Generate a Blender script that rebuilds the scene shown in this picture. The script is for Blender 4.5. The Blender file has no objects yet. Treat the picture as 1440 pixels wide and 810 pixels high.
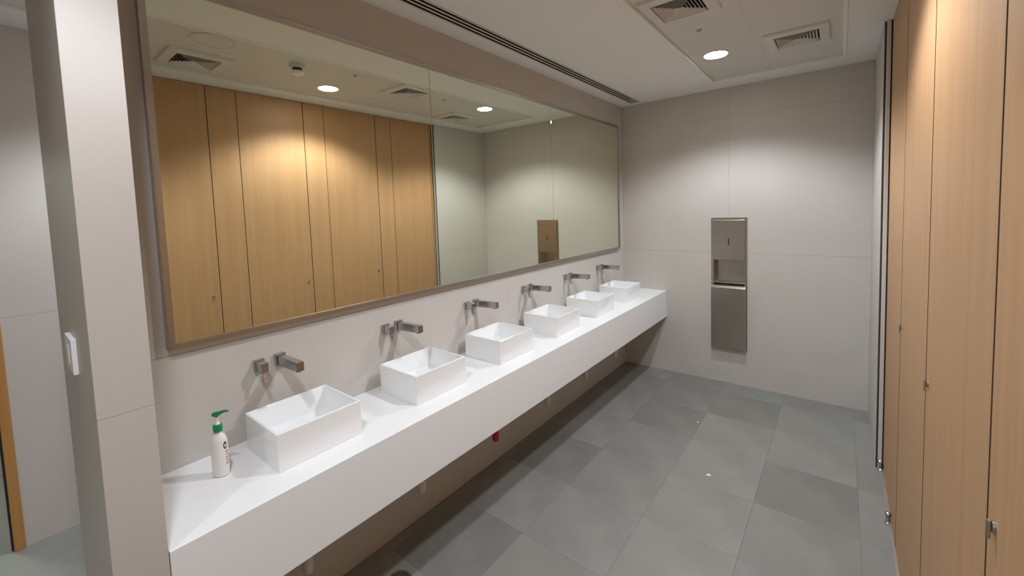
import bpy, bmesh, math, random
from mathutils import Vector, Matrix
PI = math.pi
random.seed(7)
S = bpy.context.scene
COL = S.collection

# ------------------------------------------------------------------ camera
CX, CY, CZ = 1.9134, -4.3606, 1.7672
YAW, PITCH, ROLL, FPX, PPX, PPY = 0.66035, -0.06457, -0.03426, 585.70, 729.64, 331.63
cd = bpy.data.cameras.new('camera'); cam = bpy.data.objects.new('camera', cd); COL.objects.link(cam)
f = Vector((-math.sin(YAW)*math.cos(PITCH), math.cos(YAW)*math.cos(PITCH), math.sin(PITCH)))
r0 = Vector((math.cos(YAW), math.sin(YAW), 0)); u0 = r0.cross(f)
R = math.cos(ROLL)*r0 + math.sin(ROLL)*u0; U = -math.sin(ROLL)*r0 + math.cos(ROLL)*u0
m = Matrix((( R.x, U.x, -f.x, CX), (R.y, U.y, -f.y, CY), (R.z, U.z, -f.z, CZ), (0, 0, 0, 1)))
cam.matrix_world = m
cd.sensor_width = 36.0; cd.sensor_fit = 'HORIZONTAL'; cd.lens = 36.0*FPX/1440
cd.shift_x = (720-PPX)/1440; cd.shift_y = (PPY-405)/1440; cd.clip_start = 0.02
S.camera = cam

# ------------------------------------------------------------------ world, exposure
w = bpy.data.worlds.new('world'); S.world = w; w.use_nodes = True
w.node_tree.nodes['Background'].inputs[0].default_value = (0.9, 0.92, 1, 1)
w.node_tree.nodes['Background'].inputs[1].default_value = 0.02
vs = S.view_settings
vs.view_transform = 'Standard'; vs.look = 'None'; vs.gamma = 1; vs.use_curve_mapping = False
vs.exposure = 0.20
S.cycles.use_denoising = True
S.cycles.max_bounces = 12; S.cycles.diffuse_bounces = 6; S.cycles.glossy_bounces = 6
S.cycles.caustics_reflective = True; S.cycles.blur_glossy = 0.5; S.cycles.sample_clamp_indirect = 6

# room sizes (metres)
H = 2.834; W = 2.107; WW = 2.146; D = 0.468
CT = 0.86; AP = 0.582; YN = -4.11; YP = -4.22
S1, S2, S3, S4, S5, S6, S7 = -3.199, -2.988, -2.442, -2.246, -1.679, -1.486, -0.887
YB = -7.0; XL = -1.62

# ceiling lamps: x, y, watts; the last two are unseen, added as fill
LAMPS = [(1.17, -0.98, 64), (1.61, -2.47, 66), (1.17, -4.31, 48), (-0.95, -3.35, 88), (1.61, -5.8, 40)]
CONE, BLEND = math.radians(136), .5
LCOL = (.955, 1.0, 1.075)

# ------------------------------------------------------------------ materials
def nt(name):
    m = bpy.data.materials.new(name); m.use_nodes = True
    t = m.node_tree; return m, t, t.nodes['Principled BSDF']
def mat(name, col, rough=0.5, metal=0.0, spec=0.5, var=0.0, scale=6.0, bump=0.0, bscale=80.0, emit=0.0, rvar=0.0):
    m, t, b = nt(name)
    b.inputs['Roughness'].default_value = rough; b.inputs['Metallic'].default_value = metal
    b.inputs['Specular IOR Level'].default_value = spec
    tc = t.nodes.new('ShaderNodeTexCoord')
    n = t.nodes.new('ShaderNodeTexNoise'); n.inputs['Scale'].default_value = scale; n.inputs['Detail'].default_value = 6
    t.links.new(tc.outputs['Object'], n.inputs['Vector'])
    mr = t.nodes.new('ShaderNodeMapRange'); mr.inputs['From Min'].default_value = .25; mr.inputs['From Max'].default_value = .75
    mr.inputs['To Min'].default_value = 1-var; mr.inputs['To Max'].default_value = 1+var
    t.links.new(n.outputs['Fac'], mr.inputs['Value'])
    vm = t.nodes.new('ShaderNodeVectorMath'); vm.operation = 'SCALE'; vm.inputs[0].default_value = col
    t.links.new(mr.outputs[0], vm.inputs['Scale']); t.links.new(vm.outputs[0], b.inputs['Base Color'])
    if rvar:
        m2 = t.nodes.new('ShaderNodeMapRange'); m2.inputs['To Min'].default_value = rough-rvar; m2.inputs['To Max'].default_value = rough+rvar
        t.links.new(n.outputs['Fac'], m2.inputs['Value']); t.links.new(m2.outputs[0], b.inputs['Roughness'])
    if bump:
        n2 = t.nodes.new('ShaderNodeTexNoise'); n2.inputs['Scale'].default_value = bscale; n2.inputs['Detail'].default_value = 4
        t.links.new(tc.outputs['Object'], n2.inputs['Vector'])
        bp = t.nodes.new('ShaderNodeBump'); bp.inputs['Strength'].default_value = bump; bp.inputs['Distance'].default_value = .01
        t.links.new(n2.outputs['Fac'], bp.inputs['Height']); t.links.new(bp.outputs[0], b.inputs['Normal'])
    if emit:
        b.inputs['Emission Color'].default_value = (1, .97, .93, 1); b.inputs['Emission Strength'].default_value = emit
    return m
def tile_mat(name, col, rough, var, scale, spec=.5, bump=.03):
    """stone-look tile: base colour x the tile's own tone (object colour) x a cloudy veil"""
    m = mat(name, col, rough, 0, spec, var, scale, bump, 60, rvar=.05)
    t = m.node_tree; b = t.nodes['Principled BSDF']
    src = b.inputs['Base Color'].links[0].from_socket
    oi = t.nodes.new('ShaderNodeObjectInfo')
    mx = t.nodes.new('ShaderNodeVectorMath'); mx.operation = 'MULTIPLY'
    t.links.new(src, mx.inputs[0]); t.links.new(oi.outputs['Color'], mx.inputs[1]); t.links.new(mx.outputs[0], b.inputs['Base Color'])
    return m
def wood(name, c1, c2, rough=.45):
    m, t, b = nt(name)
    tc = t.nodes.new('ShaderNodeTexCoord'); mp = t.nodes.new('ShaderNodeMapping')
    mp.inputs['Scale'].default_value = (14, 14, .35); t.links.new(tc.outputs['Object'], mp.inputs[0])
    n = t.nodes.new('ShaderNodeTexNoise'); n.inputs['Scale'].default_value = 2.2; n.inputs['Detail'].default_value = 9; n.inputs['Roughness'].default_value = .62
    t.links.new(mp.outputs[0], n.inputs['Vector'])
    mp2 = t.nodes.new('ShaderNodeMapping'); mp2.inputs['Scale'].default_value = (160, 160, 2.2); t.links.new(tc.outputs['Object'], mp2.inputs[0])
    n2 = t.nodes.new('ShaderNodeTexNoise'); n2.inputs['Scale'].default_value = 1.5; n2.inputs['Detail'].default_value = 4
    t.links.new(mp2.outputs[0], n2.inputs['Vector'])
    ad = t.nodes.new('ShaderNodeMath'); ad.operation = 'MULTIPLY_ADD'; ad.inputs[1].default_value = .35
    t.links.new(n2.outputs['Fac'], ad.inputs[0]); 
    ml = t.nodes.new('ShaderNodeMath'); ml.operation = 'MULTIPLY'; ml.inputs[1].default_value = .65
    t.links.new(n.outputs['Fac'], ml.inputs[0]); t.links.new(ml.outputs[0], ad.inputs[2])
    cr = t.nodes.new('ShaderNodeValToRGB'); cr.color_ramp.elements[0].position = .33; cr.color_ramp.elements[1].position = .66
    cr.color_ramp.elements[0].color = (*c1, 1); cr.color_ramp.elements[1].color = (*c2, 1)
    t.links.new(ad.outputs[0], cr.inputs[0]); t.links.new(cr.outputs[0], b.inputs['Base Color'])
    b.inputs['Roughness'].default_value = rough; b.inputs['Specular IOR Level'].default_value = .35
    bp = t.nodes.new('ShaderNodeBump'); bp.inputs['Strength'].default_value = .06; bp.inputs['Distance'].default_value = .004
    t.links.new(n2.outputs['Fac'], bp.inputs['Height']); t.links.new(bp.outputs[0], b.inputs['Normal'])
    return m
def brushed(name, col, rough, axis='z'):
    m = mat(name, col, rough, 1.0, .5, .04, 3)
    t = m.node_tree; b = t.nodes['Principled BSDF']
    tc = t.nodes.new('ShaderNodeTexCoord'); mp = t.nodes.new('ShaderNodeMapping')
    mp.inputs['Scale'].default_value = (300, 300, 6) if axis == 'z' else (6, 6, 300)
    n = t.nodes.new('ShaderNodeTexNoise'); n.inputs['Scale'].default_value = 1
    t.links.new(tc.outputs['Object'], mp.inputs[0]); t.links.new(mp.outputs[0], n.inputs['Vector'])
    bp = t.nodes.new('ShaderNodeBump'); bp.inputs['Strength'].default_value = .05; bp.inputs['Distance'].default_value = .002
    t.links.new(n.outputs['Fac'], bp.inputs['Height']); t.links.new(bp.outputs[0], b.inputs['Normal'])
    return m
M = dict(
    wall=tile_mat('beige_porcelain', (.555, .525, .488), .42, .025, 3.0, .4, .02),
    grout=mat('beige_grout', (.54, .50, .465), .9),
    floor=tile_mat('grey_floor_tile', (.255, .258, .240), .42, .14, 3.4, .45),
    fgrout=mat('grey_grout', (.25, .25, .235), .9),
    paint=mat('ceiling_paint', (.83, .83, .80), .75, var=.01),
    metalt=mat('ceiling_tile_paint', (.66, .65, .615), .55, var=.015, scale=2),
    white=mat('white_solid_surface', (.85, .868, .88), .28, spec=.45, var=.006),
    ceramic=mat('white_ceramic', (.86, .875, .885), .12, spec=.55),
    grille=mat('grille_white', (.68, .66, .625), .5),
    black=mat('duct_black', (.008, .008, .008), .9),
    dark=mat('dark_slit', (.02, .018, .015), .6),
    wood=wood('oak_laminate', (.435, .248, .120), (.52, .305, .155)),
    trimwood=wood('honey_wood', (.40, .19, .055), (.52, .27, .09)),
    chrome=mat('chrome', (.50, .49, .50), .26, 1.0),
    steel=brushed('brushed_steel', (.46, .42, .37), .34),
    frame=brushed('mirror_frame_steel', (.50, .475, .44), .33, 'y'),
    mirror=mat('silver_mirror', (.88, .905, .775), .0, 1.0),
    alu=mat('aluminium', (.62, .58, .53), .4, .8),
    seal=mat('brown_edge_seal', (.085, .05, .028), .6),
    trap=mat('trap_plastic', (.66, .64, .60), .4),
    plastic=mat('white_plastic', (.86, .86, .87), .35),
    bottle=mat('bottle_plastic', (.82, .79, .78), .3),
    green=mat('green_plastic', (.004, .22, .085), .3),
    pink=mat('label_pink', (.42, .17, .17), .5),
    ink=mat('label_ink', (.05, .035, .03), .5),
    red=mat('red_plastic', (.55, .012, .03), .35),
    lens=mat('lamp_lens', (.9, .9, .9), .3, emit=42.0),
    lensoff=mat('speaker_cover', (.66, .635, .60), .5),
    shadowgap=mat('dark_gasket_gap_shade', (.035, .03, .028), .7),  # dark gaskets, and painted shade for the cubicle gaps
)

# ------------------------------------------------------------------ helpers
def box(bm, x0, x1, y0, y1, z0, z1, bev=0.0, seg=1):
    vs_ = [bm.verts.new((x, y, z)) for x in (x0, x1) for y in (y0, y1) for z in (z0, z1)]
    q = [(0, 1, 3, 2), (4, 6, 7, 5), (0, 4, 5, 1), (2, 3, 7, 6), (0, 2, 6, 4), (1, 5, 7, 3)]
    fs = [bm.faces.new([vs_[i] for i in a]) for a in q]
    if bev:
        es = list({e for f_ in fs for e in f_.edges})
        bmesh.ops.bevel(bm, geom=es, offset=bev, segments=seg, affect='EDGES', profile=.5)
    return bm
def B(*a, **k):
    return box(bmesh.new(), *a, **k)
def lathe(bm, prof, n=32, c=(0, 0, 0), sx=1, sy=1, cap=True):
    rings = []
    for (r, z) in prof:
        rings.append([bm.verts.new((c[0]+r*sx*math.cos(2*PI*i/n), c[1]+r*sy*math.sin(2*PI*i/n), c[2]+z)) for i in range(n)])
    for a, b in zip(rings, rings[1:]):
        for i in range(n):
            bm.faces.new((a[i], a[(i+1) % n], b[(i+1) % n], b[i]))
    if cap:
        bm.faces.new(rings[0][::-1]); bm.faces.new(rings[-1])
    return bm
def loft(bm, loops, cap=True):
    rs = [[bm.verts.new(p) for p in l] for l in loops]; n = len(rs[0])
    for a, b in zip(rs, rs[1:]):
        for i in range(n): bm.faces.new((a[i], a[(i+1) % n], b[(i+1) % n], b[i]))
    if cap: bm.faces.new(rs[0][::-1]); bm.faces.new(rs[-1])
    return bm
def obj(name, bm, m, parent=None, loc=(0, 0, 0), smooth=False):
    me = bpy.data.meshes.new(name)
    bmesh.ops.recalc_face_normals(bm, faces=bm.faces)
    bm.to_mesh(me); bm.free(); me.materials.append(M[m])
    if smooth:
        for p in me.polygons: p.use_smooth = True
        try: me.set_sharp_from_angle(angle=math.radians(35))
        except Exception: pass
    o = bpy.data.objects.new(name, me); COL.objects.link(o); o.location = loc
    if parent: o.parent = parent
    return o
def tag(o, label, cat, group=None):
    o['label'] = label; o['category'] = cat
    if group: o['group'] = group
    return o
def thing(name, label, cat, loc, group=None):
    o = bpy.data.objects.new(name, None); COL.objects.link(o); o.location = loc; o.empty_display_size = .05
    return tag(o, label, cat, group)
def struct(name, bm, m, parent=None):
    o = obj(name, bm, m, parent)
    if not parent: o['kind'] = 'structure'
    return o
def copy_tree(o, parent=None):
    c = o.copy(); COL.objects.link(c); c.parent = parent
    for ch in list(o.children): copy_tree(ch, c)
    return c
def cells(rect, holes):
    """split a rectangle round rectangular holes"""
    a0, a1, b0, b1 = rect
    xs = sorted({a0, a1} | {v for h in holes for v in h[:2] if a0 < v < a1})
    ys = sorted({b0, b1} | {v for h in holes for v in h[2:] if b0 < v < b1})
    out = []
    for p, q in zip(xs, xs[1:]):
        for r, s in zip(ys, ys[1:]):
            cx, cy = (p+q)/2, (r+s)/2
            if not any(h[0] < cx < h[1] and h[2] < cy < h[3] for h in holes): out.append((p, q, r, s))
    return out
def slab(rect, holes, z0, z1, plane='z'):
    bm = bmesh.new()
    for p, q, r, s in cells(rect, holes):
        if plane == 'z': box(bm, p, q, r, s, z0, z1)
        elif plane == 'y': box(bm, p, q, z0, z1, r, s)
        else: box(bm, z0, z1, p, q, r, s)
    return bm

# ------------------------------------------------------------------ floor: square grey tiles on a grout bed
floor = struct('floor', B(-2.9, 2.6, YB-.1, .3, -.12, -.004), 'fgrout')
P = .486
tone = {}
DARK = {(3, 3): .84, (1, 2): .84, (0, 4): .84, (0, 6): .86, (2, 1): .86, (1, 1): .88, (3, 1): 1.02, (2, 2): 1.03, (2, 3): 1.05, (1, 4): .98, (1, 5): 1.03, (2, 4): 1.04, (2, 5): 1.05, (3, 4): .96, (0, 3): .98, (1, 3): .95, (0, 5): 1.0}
tmesh = None
for i in range(-4, 5):
    for j in range(0, 13):
        x0 = .067+P*i; y1 = -.24-P*(j-1)          # joints at x=.067+.486 i
        xa, xb = max(x0, XL-.02), min(x0+P, 2.2); ya, yb = y1-P, min(y1, .005)
        if xb-xa < .02 or yb-ya < .02: continue
        g = .0004
        full = (xb-xa) > P-.001 and (yb-ya) > P-.001
        if full and tmesh:
            o = bpy.data.objects.new('floor_tile', tmesh); COL.objects.link(o)
        else:
            o = obj('floor_tile', B(g, xb-xa-g, g, yb-ya-g, -.01, 0, bev=.0003), 'floor')
            if full: tmesh = o.data
        o.location = (xa, ya, 0); o.parent = floor
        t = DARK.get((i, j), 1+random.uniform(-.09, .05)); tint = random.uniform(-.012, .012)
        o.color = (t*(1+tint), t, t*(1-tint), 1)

# ------------------------------------------------------------------ walls: large beige tiles on a backing
def wall_tiles(parent, plane, at, a0, a1, z0, z1, out, da, dz=1.28, a_off=0.0, holes=(), thick=.01):
    """tiles on plane x=at or y=at, outward direction out (+1/-1)"""
    g = .0005
    k0 = math.floor((a0-a_off)/da)-1
    a = a_off+k0*da
    while a < a1:
        z = 0.0
        while z < z1:
            p, q, r, s = max(a, a0), min(a+da, a1), max(z, z0), min(z+dz, z1)
            if q-p > .01 and s-r > .01:
                cs = cells((p+g, q-g, r+g, s-g), holes)
                if cs:
                    bm = bmesh.new(); lo, hi = sorted((at, at-out*thick))
                    for c in cs:
                        if plane == 'x': box(bm, lo, hi, *c)
                        else: box(bm, c[0], c[1], lo, hi, c[2], c[3])
                    if len(cs) == 1: bmesh.ops.bevel(bm, geom=bm.edges[:], offset=.0002, segments=1, affect='EDGES')
                    o = obj('wall_tile', bm, 'wall', parent)
                    t = 1+random.uniform(-.007, .007); o.color = (t, t, t, 1)
            z += dz
        a += da
HOLE = (.915, 1.215, .372, 1.600)
wb = struct('wall_back', slab((-.2, 2.4, 0, H+.1), [HOLE], .0102, .20, 'y'), 'grout')
wall_tiles(wb, 'y', 0, 0, W, 0, H, -1, 1.07, a_off=1.068-1.07, holes=[HOLE])
wl = struct('wall_left', B(-.19, -.0102, YN, .01, 0, H+.1), 'grout')
wall_tiles(wl, 'x', 0, YN, 0, 0, H, 1, 2.06)
wall_tiles(wl, 'x', -.2, YN, 0, 0, H, -1, 1.2)
wp = struct('wall_partition', B(-.19, D-.0102, YP+.0102, YN-.001, 0, H+.1), 'grout')
wall_tiles(wp, 'x', D, YP, YN, 0, H, 1, .6, a_off=YP)
wall_tiles(wp, 'y', YP, -.2, D-.0008, 0, H, -1, 1.2, a_off=-.2)
wall_tiles(wp, 'x', -.2, YP, YN, 0, H, -1, .6, a_off=YP)
wr = struct('wall_right', B(W+.0102, 2.4, S7, .01, 0, H+.1), 'grout')
wall_tiles(wr, 'x', W, S7, 0, 0, H, -1, 1.07)
struct('wall_cubicles', B(WW+.032, 2.4, YB, S7-.001, 0, H+.1), 'shadowgap')
struct('wall_front', B(-2.9, 2.6, YB-.1, YB, 0, H+.1), 'wall')
wll = struct('wall_lobby', slab((YB, -1.9, 0, H+.1), [(-5.25, -4.375, 0, 2.15)], XL-.12, XL-.0102, 'x'), 'grout')
wall_tiles(wll, 'x', XL, -4.335, -1.9, 0, H, 1, 1.2, a_off=-4.335)
wall_tiles(wll, 'x', XL, YB, -5.29, 0, H, 1, 1.2, a_off=-5.29)
wall_tiles(wll, 'x', XL, -5.29, -4.335, 2.19, H, 1, 1.2, a_off=-5.29)
struct('wall_lobby_end', B(XL, -.2, -1.9, -1.8, 0, H+.1), 'wall')
struct('wall_passage', B(-2.9, -2.8, YB, -1.8, 0, H+.1), 'wall')
struct('wall_passage_end', B(-2.8, XL-.12, -3.0, -2.9, 0, H+.1), 'wall')
# wooden door lining on the far left
dl = bpy.data.objects.new('door_1', None); COL.objects.link(dl); dl['kind'] = 'structure'; dl.location = (XL, -4.8, 0)
for a, b_ in ((-4.375, -4.335), (-5.29, -5.25)):
    obj('jamb', B(-.14, .012, a+4.8, b_+4.8, 0, 2.15, bev=.002), 'trimwood', dl)
obj('head_jamb', B(-.14, .012, -.49, .465, 2.151, 2.19, bev=.002), 'trimwood', dl)
obj('door_gasket', B(-.10, -.02, .4155, .4245, 0, 2.15), 'shadowgap', dl)

# ------------------------------------------------------------------ ceiling
CZH = (1.0, 1.907, YB, -.30)          # coffer with metal tiles
LZH = (-1.33, -.42, YB, -2.3)
SLOT = (.140, .246, -4.05, -.085)
slab_holes = [CZH, LZH, SLOT]
ceil = struct('ceiling', slab((-2.9, 2.6, YB-.1, .3), slab_holes, H, H+.06), 'paint')
struct('ceiling_deck', B(-2.9, 2.6, YB-.1, .3, H+.14, H+.2), 'paint')
def coffer(c, n):
    x0, x1, y0, y1 = c; da = (x1-x0)/2
    t = bmesh.new(); q = .014
    for a in ((x0-.022, x0+.001, y0, y1+.022), (x1-.001, x1+.022, y0, y1+.022), (x0, x1, y1-.001, y1+.022)):
        box(t, *a, H-.005, H+.010, bev=.0015)
    tr = struct('trim_%d' % n, t, 'paint')
    y = y1
    k = 0
    while y > max(y0, -6.9):
        for i in range(2):
            o = obj('ceiling_tile', B(x0+i*da+.0003, x0+(i+1)*da-.0003, y-da+.0003, y-.0003, H+.012, H+.03, bev=.0004), 'metalt', ceil)
        y -= da; k += 1
coffer(CZH, 1); coffer(LZH, 2)
ZT = H+.012                           # underside of the metal tiles

# linear slot diffuser beside the mirror wall
sd = thing('slot_diffuser', 'long white linear air slot with three dark gaps in the ceiling above the mirror', 'air vent', (.193, -4.05, H))
L_ = 4.05-.085
obj('housing', slab((-.0525, .0525, .002, L_-.002), [], .045, .055), 'black', sd)
hb = bmesh.new(); box(hb, -.0528, -.050, .002, L_-.002, .0, .044); box(hb, .050, .0528, .002, L_-.002, 0, .044); obj('side_rail', hb, 'black', sd)
for xc, wd in ((-.0465, .010), (-.0155, .010), (.0155, .010), (.0465, .010)):
    obj('slat', B(xc-wd/2, xc+wd/2, .002, L_-.002, -.004, .0, bev=.0008), 'grille', sd)
obj('end_cap', B(-.0525, .0525, L_-.010, L_-.002, -.004, .03), 'grille', sd)

# ------------------------------------------------------------------ square four-way ceiling diffusers
def ring(bm, ro, ri, zo, zi, th=.002):
    def sq(r, z): return [(-r, -r, z), (r, -r, z), (r, r, z), (-r, r, z)]
    return loft(bm, [sq(ro, zo), sq(ri, zi), sq(ri, zi+th), sq(ro, zo+th), sq(ro, zo)], cap=False)
def diffuser(x, y, label, first=None):
    if first:
        c = copy_tree(first); c.location = (x, y, ZT); c['label'] = label; return c
    t = thing('ceiling_diffuser', label, 'air vent', (x, y, ZT), 'square ceiling diffusers')
    fr = bmesh.new()
    def sq(r, z): return [(-r, -r, z), (r, -r, z), (r, r, z), (-r, r, z)]
    loft(fr, [sq(.178, 0), sq(.178, -.005), sq(.172, -.016), (sq(.128, -.022)), sq(.122, -.022), sq(.120, -.014), sq(.120, 0), sq(.178, 0)], cap=False)
    obj('frame', fr, 'grille', t)
    obj('throat', B(-.119, .119, -.119, .119, -.0015, -.0005), 'black', t)
    for r in (.112, .095, .078, .061, .044, .027):
        obj('louvre', ring(bmesh.new(), r, r-.0125, -.024, -.010, .0010), 'grille', t)
    return t
d0 = diffuser(1.20, -1.945, 'square white louvred ceiling diffuser cut by the top edge of the photo')
diffuser(1.665, -.955, 'square white louvred ceiling diffuser right of the lit lamp, by the far wall', d0)
diffuser(1.60, -3.40, 'square white louvred ceiling diffuser beside the unlit round cover, seen in mirror', d0)

# ------------------------------------------------------------------ downlights
def downlight(x, y, pw, label):
    z = ZT if x > 0 else ZT
    t = thing('downlight', label, 'ceiling light', (x, y, z), 'round ceiling downlights')
    obj('trim_ring', lathe(bmesh.new(), [(.092, 0), (.092, -.004), (.086, -.007), (.078, -.006), (.074, 0)], 40, cap=False), 'paint', t, smooth=True)
    obj('lens', lathe(bmesh.new(), [(.075, -.001), (.0745, -.005), (.06, -.0065), (.001, -.007)], 40), 'lens', t, smooth=True)
    ld = bpy.data.lights.new('downlight_lamp', 'SPOT'); ld.spot_size = CONE; ld.spot_blend = BLEND; ld.shadow_soft_size = .06; ld.energy = pw; ld.color = LCOL
    lo = bpy.data.objects.new('downlight_lamp', ld); COL.objects.link(lo); lo.parent = t; lo.location = (0, 0, -.075)
    return t
for (x, y, pw), lab in zip(LAMPS, ('lit round downlight near the far wall between the two square vents',
        'lit round downlight seen in the mirror in front of the oak doors',
        'lit round downlight overhead beside the white partition end',
        'unseen round downlight added to light the lobby wall', 'unseen round downlight added behind the camera to lift the partition face')):
    downlight(x, y, pw, lab)
# unseen fill light added to give the passage beyond the lining its greenish light
pl = thing('passage_fill', 'unseen round light added to brighten the passage beyond the wooden door lining', 'ceiling light', (-2.2, -4.6, H))
obj('lens', lathe(bmesh.new(), [(.12, 0), (.12, -.01), (.10, -.02), (.001, -.022)], 32), 'lens', pl, smooth=True)
ld = bpy.data.lights.new('passage_fill_lamp', 'AREA'); ld.shape = 'DISK'; ld.size = .2; ld.energy = 16; ld.color = (.86, 1, .93)
lo = bpy.data.objects.new('passage_fill_lamp', ld); COL.objects.link(lo); lo.parent = pl; lo.location = (0, 0, -.03)

# speaker cover, smoke detector, sprinklers
sp = thing('ceiling_speaker', 'unlit round pale ceiling cover beside a square vent, seen in mirror', 'ceiling cover', (1.16, -3.42, ZT))
obj('rim', lathe(bmesh.new(), [(.118, 0), (.118, -.005), (.112, -.009), (.104, -.007), (.103, 0)], 40, cap=False), 'grille', sp, smooth=True)
obj('cover', lathe(bmesh.new(), [(.103, -.001), (.10, -.006), (.05, -.008), (.001, -.0085)], 40), 'lensoff', sp, smooth=True)
sm = thing('smoke_detector', 'small white domed smoke detector hanging from the ceiling, seen in mirror', 'smoke detector', (1.225, -2.90, ZT))
obj('base', lathe(bmesh.new(), [(.050, 0), (.050, -.018), (.046, -.024), (.038, -.026)], 28), 'metalt', sm, smooth=True)
obj('sensor_gap', lathe(bmesh.new(), [(.031, -.026), (.031, -.048)], 24), 'dark', sm)
obj('head', lathe(bmesh.new(), [(.040, -.046), (.041, -.054), (.034, -.068), (.015, -.074)], 28), 'plastic', sm, smooth=True)
for k, (x, y, r, lab) in enumerate(((1.195, -1.53, .020, 'small sensor plate on ceiling between the lit lamp and cut off vent'),
                      (1.14, -2.50, .020, 'small dark sensor plate on ceiling beside mirrored lamp'),
                      (1.62, -2.02, .024, 'small round white ceiling cap near mirrored square vent'))):
    s_ = thing('ceiling_sensor', lab, 'sensor', (x, y, ZT))
    if k < 2:
        obj('plate', B(-.019, .019, -.010, .010, -.008, 0, bev=.002), 'grille', s_)
        obj('eye', B(-.012, .012, -.005, .005, -.0095, -.0085), 'dark', s_)
    else:
        obj('plate', lathe(bmesh.new(), [(.026, 0), (.026, -.004), (.02, -.009)], 24), 'grille', s_, smooth=True)
        obj('eye', lathe(bmesh.new(), [(.008, -.0095), (.007, -.016)], 16), 'plastic', s_, smooth=True)

# ------------------------------------------------------------------ cubicle fronts of oak laminate on the right
def lock_bm():
    b = lathe(bmesh.new(), [(.011, 0), (.011, .003), (.009, .004)], 24)
    bmesh.ops.rotate(b, verts=b.verts, cent=(0, 0, 0), matrix=Matrix.Rotation(-PI/2, 3, 'Y'))
    return b
def turn_bm():
    return B(-.011, -.0042, -.003, .003, -.024, .012, bev=.001)
doors = []
def door(ya, yb, label, lock=True):
    t = thing('cubicle_door', label, 'door', (WW, (ya+yb)/2, 0), 'oak cubicle doors')
    h = (yb-ya)/2-.0025
    obj('edge_seal', B(.0002, .028, -h-.0012, -h-.0002, .018, H-.003), 'seal', t)
    obj('door_leaf', B(0, .03, -h, h, .018, H-.003, bev=.0015), 'wood', t)
    if lock:
        l = obj('lock', lock_bm(), 'chrome', t, loc=(-.0005, h-.045, 1.145), smooth=True)
        obj('lock_turn', turn_bm(), 'chrome', l)
    return t
def panel(ya, yb, label):
    t = thing('pilaster_panel', label, 'panel', (WW, (ya+yb)/2, 0), 'oak panels between cubicle doors')
    h = (yb-ya)/2-.0025
    obj('panel_board', B(-.0010, .03, -h, h, .018, H-.003, bev=.0004), 'wood', t)
    for y_ in (-h-.0014, h+.0002):
        obj('edge_seal', B(-.0009, .028, y_, y_+.0012, .018, H-.003), 'seal', t)
    return t
ds = ['oak cubicle door farthest away, next to the white wall', 'oak cubicle door second from the white wall',
      'oak cubicle door with bright scallop of lamp light in the mirror', 'oak cubicle door with a lock at the right edge of photo',
      'oak cubicle door beside the camera, mostly out of frame']
PR = .757
s0 = S1-.553
door(S6, -.930, ds[0], False); door(S4, S5, ds[1]); door(S2, S3, ds[2]); door(s0, S1, ds[3]); door(s0-PR, S1-PR, ds[4])
panel(S5, S6, 'narrow oak panel nearest the white wall'); panel(S3, S4, 'narrow oak panel second from the white wall')
panel(S1, S2, 'narrow oak panel between two dark seams near the right edge'); panel(s0-.205, s0, 'narrow oak panel beside the camera out of frame')
tag(obj('jamb_strip', B(WW, WW+.03, -.926, -.908, .0, H-.003, bev=.001), 'wood'), 'thin vertical oak strip at end of cubicle fronts by white wall', 'strip')
wc = tag(obj('wall_channel', B(2.119, 2.139, -.904, -.893, 0, H-.003, bev=.001), 'lensoff'), 'thin pale metal channel closing cubicle fronts at white wall edge', 'channel')
obj('gap_shade', B(2.1095, WW+.03, -.8925, -.8885, 0, H-.003), 'shadowgap', wc)  # dark strip standing in for the shade inside the gap
tag(obj('floor_strip', B(WW-.012, WW+.03, -5.1, -.91, .0003, .014, bev=.002), 'alu'), 'pale strip on the floor along the oak cubicle fronts', 'floor strip')  # low pale strip along the foot of the fronts
tag(obj('end_panel', B(WW, WW+.03, YB+.01, s0-PR-.004, .018, H-.003), 'wood'), 'plain oak panel behind the camera', 'panel')
for y, lab in ((S6+.01, 'small chrome door pivot on the floor at second oak door'), (-.915, 'small chrome door pivot on the floor by the white wall edge')):
    t = thing('door_pivot', lab, 'hinge', (WW-.014, y, 0), 'chrome floor pivots')
    obj('foot', lathe(bmesh.new(), [(.015, .0003), (.015, .006), (.009, .012), (.009, .04)], 20), 'chrome', t, smooth=True)
    obj('knuckle', lathe(bmesh.new(), [(.008, .041), (.014, .046), (.014, .062), (.006, .068)], 20), 'chrome', t, smooth=True)

# ------------------------------------------------------------------ mirror
XM = .028; y0, y1, z0, z1 = -3.985, -.165, 1.306, 2.605
mr = thing('wall_mirror', 'long three-pane wall mirror in a brushed steel frame above the basins', 'mirror', (0, (y0+y1)/2, z0))
oy, oz = -(y0+y1)/2, -z0
obj('backing', B(.001, .022, y0+.006+oy, y1-.006+oy, .006, z1-z0-.006), 'alu', mr)
ja, jb = -2.722, -1.455
for a, b_ in ((y0+.02, ja), (ja, jb), (jb, y1-.02)):
    obj('mirror_pane', B(.0225, XM, a+.001+oy, b_-.001+oy, .015, z1-z0-.015, bev=.0008), 'mirror', mr)
FW = .021
def rail(pts):                         # mitred frame bar: outline in (y,z), extruded in x with a chamfer
    bm = bmesh.new()
    lo = [[(.001, y, z) for y, z in pts], [(.036, y, z) for y, z in pts]]
    loft(bm, lo); bmesh.ops.recalc_face_normals(bm, faces=bm.faces)
    bmesh.ops.bevel(bm, geom=[e for e in bm.edges if all(v.co.x > .03 for v in e.verts)], offset=.0025, segments=2, affect='EDGES')
    return bm
hy = (y1-y0)/2; hz = z1-z0; g = .0003
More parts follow.
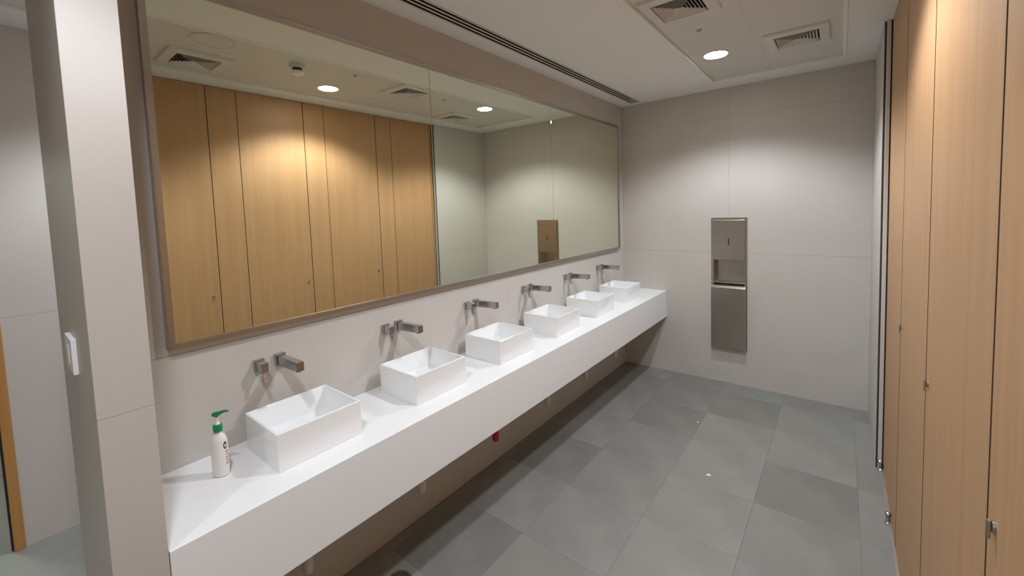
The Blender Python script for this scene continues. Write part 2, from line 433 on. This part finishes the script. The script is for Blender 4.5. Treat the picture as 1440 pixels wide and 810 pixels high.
obj('frame_rail', rail([(-hy, 0), (hy, 0), (hy-FW-g, FW), (-hy+FW+g, FW)]), 'frame', mr)
obj('frame_rail', rail([(-hy, hz), (-hy+FW+g, hz-FW), (hy-FW-g, hz-FW), (hy, hz)]), 'frame', mr)
obj('frame_stile', rail([(-hy, g*2), (-hy+FW, FW+g*2), (-hy+FW, hz-FW-g*2), (-hy, hz-g*2)]), 'frame', mr)
obj('frame_stile', rail([(hy, g*2), (hy, hz-g*2), (hy-FW, hz-FW-g*2), (hy-FW, FW+g*2)]), 'frame', mr)

# ------------------------------------------------------------------ counter
ct = thing('vanity_counter', 'long white wall-hung counter with deep front apron carrying six basins', 'counter', (0, YN/2, AP))
hl = -YN/2-.002
tk = CT-AP
prof = [(.001, tk), (D-.0025, tk), (D-.0012, tk-.0006), (D-.0005, tk-.002), (D-.0005, .001), (D-.0015, 0), (D-.019, 0), (D-.02, .001), (D-.02, tk-.022), (.001, tk-.022)]
obj('worktop', loft(bmesh.new(), [[(x, -hl, z) for x, z in prof], [(x, hl, z) for x, z in prof]]), 'white', ct)
for k in range(5):
    yy = -YN/2+(-3.777+.1625+.304+.608*k)
    bm = bmesh.new(); box(bm, .002, .012, yy-.02, yy+.02, .10, CT-AP-.023); box(bm, .0125, D-.025, yy-.02, yy+.02, CT-AP-.045, CT-AP-.023)
    obj('bracket', bm, 'alu', ct)

# ------------------------------------------------------------------ basins, faucets and traps
BX0, BX1, BL, BH = .060, .350, .325, .140
ys = [-3.777+.608*i for i in range(6)]
def bowl_bm():
    def rc(x0, x1, y0, y1, z, r=.006, n=3):
        pts = []
        for cx, cy, a0 in ((x1-r, y1-r, 0), (x0+r, y1-r, PI/2), (x0+r, y0+r, PI), (x1-r, y0+r, 3*PI/2)):
            for k in range(n+1):
                a = a0+k*PI/2/n; pts.append((cx+r*math.cos(a), cy+r*math.sin(a), z))
        return pts
    x0, x1, h = BX0, BX1, BL/2; t = .009
    L = [rc(x0, x1, -h, h, .0008, .005), rc(x0, x1, -h, h, BH-.002, .005), rc(x0+.002, x1-.002, -h+.002, h-.002, BH, .005),
         rc(x0+t-.001, x1-t+.001, -h+t-.001, h-t+.001, BH, .008), rc(x0+t, x1-t, -h+t, h-t, BH-.002, .010),
         rc(x0+t+.004, x1-t-.004, -h+t+.004, h-t-.004, .045, .018), rc(x0+t+.018, x1-t-.018, -h+t+.018, h-t-.018, .030, .02),
         rc(x0+.125, x1-.125, -.03, .03, .026, .012)]
    return loft(bmesh.new(), L)
words = ['white square vessel basin nearest the green-topped bottle', 'white square vessel basin, second from the green-topped bottle',
         'white square vessel basin, third from the green-topped bottle', 'white square vessel basin, third from the far wall',
         'white square vessel basin, second from the far wall', 'white square vessel basin nearest the far wall']
fw = ['chrome wall faucet above the basin nearest the green-topped bottle', 'chrome wall faucet above the second basin from the bottle',
      'chrome wall faucet above the third basin from the bottle', 'chrome wall faucet above the third basin from the far wall',
      'chrome wall faucet above the second basin from the far wall', 'chrome wall faucet nearest the far wall']
tw = ['white waste trap under the counter end nearest the bottle', 'white waste trap under the second basin from bottle',
      'waste trap with a red cup under third basin from bottle', 'white waste trap under the third basin from far wall',
      'white waste trap under the second basin from far wall', 'white waste trap under the counter nearest far wall']
b0 = thing('wash_basin', words[0], 'basin', (0, ys[0]+BL/2, CT), 'square vessel basins along the counter')
obj('bowl', bowl_bm(), 'ceramic', b0, smooth=True)
obj('drain_cover', lathe(bmesh.new(), [(.024, .0262), (.024, .029), (.019, .032), (.001, .0325)], 24, c=((BX0+BX1)/2, 0, 0)), 'chrome', b0, smooth=True)
f0 = thing('wall_faucet', fw[0], 'faucet', (0, ys[0]+BL/2, 1.158), 'wall faucets above the basins')
obj('spout_plate', B(.0005, .022, -.020, .020, -.027, .027, bev=.0015), 'chrome', f0)
sb = bmesh.new()
loft(sb, [[(x, -.0145, z0_), (x, .0145, z0_), (x, .0145, z1_), (x, -.0145, z1_)] for x, z0_, z1_ in ((.0225, -.022, .020), (.10, -.018, .022), (.200, -.014, .024))])
bmesh.ops.bevel(sb, geom=sb.edges[:], offset=.002, segments=2, affect='EDGES')
sp_ = obj('spout', sb, 'chrome', f0)
obj('aerator', lathe(bmesh.new(), [(.0105, -.0185), (.0105, -.012)], 20, c=(.180, 0, 0)), 'dark', sp_)
obj('control_plate', B(.0005, .018, -.100, -.062, -.026, .024, bev=.0015), 'chrome', f0)
cb = obj('control_body', B(.0185, .066, -.096, -.066, -.022, .018, bev=.002), 'chrome', f0)
lb = B(-.004, .004, -.007, .007, -.042, 0, bev=.0015)
bmesh.ops.rotate(lb, verts=lb.verts, cent=(0, 0, 0), matrix=Matrix.Rotation(math.radians(-20), 3, 'Y'))
bmesh.ops.translate(lb, verts=lb.verts, vec=(.052, -.081, -.020))
obj('lever', lb, 'chrome', cb)
def trap(k):
    t = thing('waste_trap', tw[k], 'pipe', (.14, ys[k]+BL/2, .258), 'waste traps under the counter')
    obj('cup', lathe(bmesh.new(), [(.016, 0), (.022, .006), (.022, .085), (.016, .095)], 24), 'red' if k == 2 else 'trap', t, smooth=True)
    obj('tailpipe', lathe(bmesh.new(), [(.014, .0955), (.014, CT-.258-.0225)], 20), 'trap', t, smooth=True)
    a = lathe(bmesh.new(), [(.011, .016), (.011, .134)], 16)
    bmesh.ops.rotate(a, verts=a.verts, cent=(0, 0, 0), matrix=Matrix.Rotation(-PI/2, 3, 'Y')); bmesh.ops.translate(a, verts=a.verts, vec=(0, 0, .15))
    obj('wall_arm', a, 'trap', t, smooth=True)
for k in range(6):
    if k:
        b_ = copy_tree(b0); b_.location.y = ys[k]+BL/2; b_['label'] = words[k]
        q = copy_tree(f0); q.location.y = ys[k]+BL/2; q['label'] = fw[k]
    trap(k)

# ------------------------------------------------------------------ soap bottle
bt = thing('lotion_bottle', 'white pump bottle with green cap and small printed label on the counter end', 'bottle', (.18, -3.90, CT))
bt.rotation_euler = (0, 0, math.radians(38))
obj('body', lathe(bmesh.new(), [(.022, .0005), (.0265, .004), (.0275, .02), (.0275, .115), (.026, .132), (.020, .147), (.012, .155), (.011, .160)], 36, sy=.78), 'bottle', bt, smooth=True)
obj('collar', lathe(bmesh.new(), [(.0135, .1605), (.014, .164), (.0145, .182), (.012, .186)], 28), 'green', bt, smooth=True)
obj('stem', lathe(bmesh.new(), [(.0085, .1865), (.006, .192), (.0042, .194), (.0042, .211)], 20), 'bottle', bt, smooth=True)
hd = bmesh.new()
def el(x, ry, rz, z): return [(x, ry*math.cos(a), z+rz*math.sin(a)) for a in [2*PI*i/12 for i in range(12)]]
loft(hd, [el(-.016, .004, .003, .222), el(-.012, .008, .007, .221), el(0, .009, .010, .221), el(.012, .007, .007, .226), el(.026, .0045, .0045, .232), el(.040, .0035, .003, .233), el(.043, .002, .002, .231)])
obj('pump_head', hd, 'green', bt, smooth=True)
# printed marks on the camera-right flank of the body: an oval emblem and short lines of text
def patch(a0, a1, z0_, z1_, off=.0003, nseg=6, oval=False):
    bm = bmesh.new(); n = nseg
    if oval:
        ca, cz = (a0+a1)/2, (z0_+z1_)/2; vsn = []
        for i in range(20):
            t_ = 2*PI*i/20; a = ca+(a1-a0)/2*math.cos(t_); r = .0275+off
            vsn.append(bm.verts.new((r*math.cos(a), .78*r*math.sin(a)+off*math.sin(a), cz+(z1_-z0_)/2*math.sin(t_))))
        bm.faces.new(vsn); return bm
    r = .0275+off; lo, hi = [], []
    for i in range(n+1):
        a = a0+(a1-a0)*i/n
        lo.append(bm.verts.new((r*math.cos(a), .78*r*math.sin(a)+off*math.sin(a), z0_))); hi.append(bm.verts.new((r*math.cos(a), .78*r*math.sin(a)+off*math.sin(a), z1_)))
    for i in range(n): bm.faces.new((lo[i], lo[i+1], hi[i+1], hi[i]))
    return bm
A0 = math.radians(-38)
obj('emblem', patch(A0+.08, A0+.58, .098, .126, oval=True), 'ink', bt)
obj('emblem_mark', patch(A0+.20, A0+.45, .108, .117, off=.0007, oval=True), 'bottle', bt)
pk = bmesh.new()
def addp(a0, a1, z0_, z1_, target):
    p_ = patch(a0, a1, z0_, z1_, nseg=3); me = bpy.data.meshes.new('t'); p_.to_mesh(me); p_.free(); target.from_mesh(me); bpy.data.meshes.remove(me)
for i in range(5):
    zz = .086-i*.0105
    addp(A0+.30+.05*(i % 2), A0+.52, zz, zz+.006, pk); addp(A0+.58, A0+.80-.06*(i % 2), zz+.001, zz+.006, pk)
obj('label_text', pk, 'pink', bt)

# ------------------------------------------------------------------ paper towel dispenser with waste bin, recessed in the far wall
pd = thing('towel_dispenser', 'tall brushed steel paper towel dispenser and waste bin set in the far wall', 'dispenser', (1.065, 0, .345))
Z0 = .345
fr = bmesh.new()
for p_, q_, r_, s_ in cells((-.157, .157, 0, 1.272), [(-.135, .135, .03, 1.245)]): box(fr, p_, q_, -.008, -.0005, r_, s_)
obj('frame', fr, 'steel', pd)
cb_ = bmesh.new()   # recessed cabinet shell
box(cb_, -.146, .146, .085, .09, .03, 1.25); box(cb_, -.149, -.146, -.0004, .09, .03, 1.25); box(cb_, .146, .149, -.0004, .09, .03, 1.25)
box(cb_, -.146, .146, -.0004, .085, 1.247, 1.25); box(cb_, -.146, .146, -.0004, .085, .03, .033)
obj('cabinet', cb_, 'steel', pd)
ud = obj('upper_door', B(-.138, .138, -.018, -.0085, .868, 1.250, bev=.003, seg=2), 'steel', pd)
obj('sight_slot', B(-.005, .005, -.0192, -.0182, 1.010, 1.075, bev=.0004), 'dark', ud)
obj('door_lip', B(-.138, .138, -.0085, .05, .862, .867), 'steel', ud)
kl = lathe(bmesh.new(), [(.007, .018), (.007, .0215)], 20); bmesh.ops.rotate(kl, verts=kl.verts, cent=(0, 0, 0), matrix=Matrix.Rotation(PI/2, 3, 'X'))
bmesh.ops.translate(kl, verts=kl.verts, vec=(.112, 0, 1.215)); obj('key_lock', kl, 'chrome', ud)
obj('shelf_lip', B(-.140, .140, -.012, .08, .640, .648, bev=.001), 'steel', pd)
wbm = bmesh.new()
loft(wbm, [[(-.147, -.0085, z), (.150, -.0085, z), (.150, -yy, z), (-.147, -yy, z)] for z, yy in ((.012, .052), (.018, .060), (.600, .060), (.620, .050), (.626, .030))])
wbo = obj('waste_bin', wbm, 'steel', pd)
obj('bin_rim', B(-.146, .149, -.064, -.056, .590, .604, bev=.002), 'chrome', wbo)

# ------------------------------------------------------------------ switch, door catch, floor drain, scraps
ls = thing('light_switch', 'white light switch plate on the shaded end of the partition wall', 'switch', (.155, YP, 1.345))
obj('plate', B(-.068, .068, -.0115, -.0005, 0, .10, bev=.0008), 'plastic', ls)
obj('rocker', B(-.022, .022, -.0135, -.012, .025, .075, bev=.0005), 'plastic', ls)
dc = thing('door_catch', 'small dark metal catch on the edge of the partition wall below switch', 'catch', (-.2, -4.20, 1.13))
obj('catch_plate', B(-.004, -.0005, -.018, .018, 0, .075, bev=.001), 'alu', dc)
obj('catch_bolt', B(-.026, -.0045, -.012, .006, .022, .050, bev=.002), 'shadowgap', dc)
dr = thing('floor_drain', 'round metal floor drain at the bottom edge below the counter', 'drain', (.25, -3.255, 0))
obj('rim', lathe(bmesh.new(), [(.062, .0004), (.060, .003), (.050, .003), (.049, .0004)], 36, cap=False), 'chrome', dr, smooth=True)
gb = bmesh.new()
for i in range(-4, 5):
    x = i*.010; h = math.sqrt(max(.048**2-x*x, 0)); box(gb, x-.003, x+.003, -h, h, .001, .0025)
obj('grate', gb, 'steel', dr)
obj('sump', lathe(bmesh.new(), [(.049, .0003), (.049, .0007)], 30), 'dark', dr)
for (x, y, s_, rz), lab in zip(((1.249, -1.587, .016, .5), (1.016, -.939, .010, 1.1)),
        ('tiny white paper scrap in the middle of the grey floor', 'tiny white speck of paper on the floor before the dispenser')):
    bm = bmesh.new(); loft(bm, [[(-s_, -s_*.4, .0006), (s_, -s_*.55, .0006), (s_*.8, s_*.5, .0006), (-s_*.7, s_*.35, .0006)],
                                [(-s_*.9, -s_*.3, .004), (s_*.9, -s_*.4, .0025), (s_*.7, s_*.4, .005), (-s_*.6, s_*.25, .003)]])
    o = tag(obj('paper_scrap', bm, 'plastic', loc=(x, y, 0)), lab, 'paper scrap'); o.rotation_euler = (0, 0, rz)
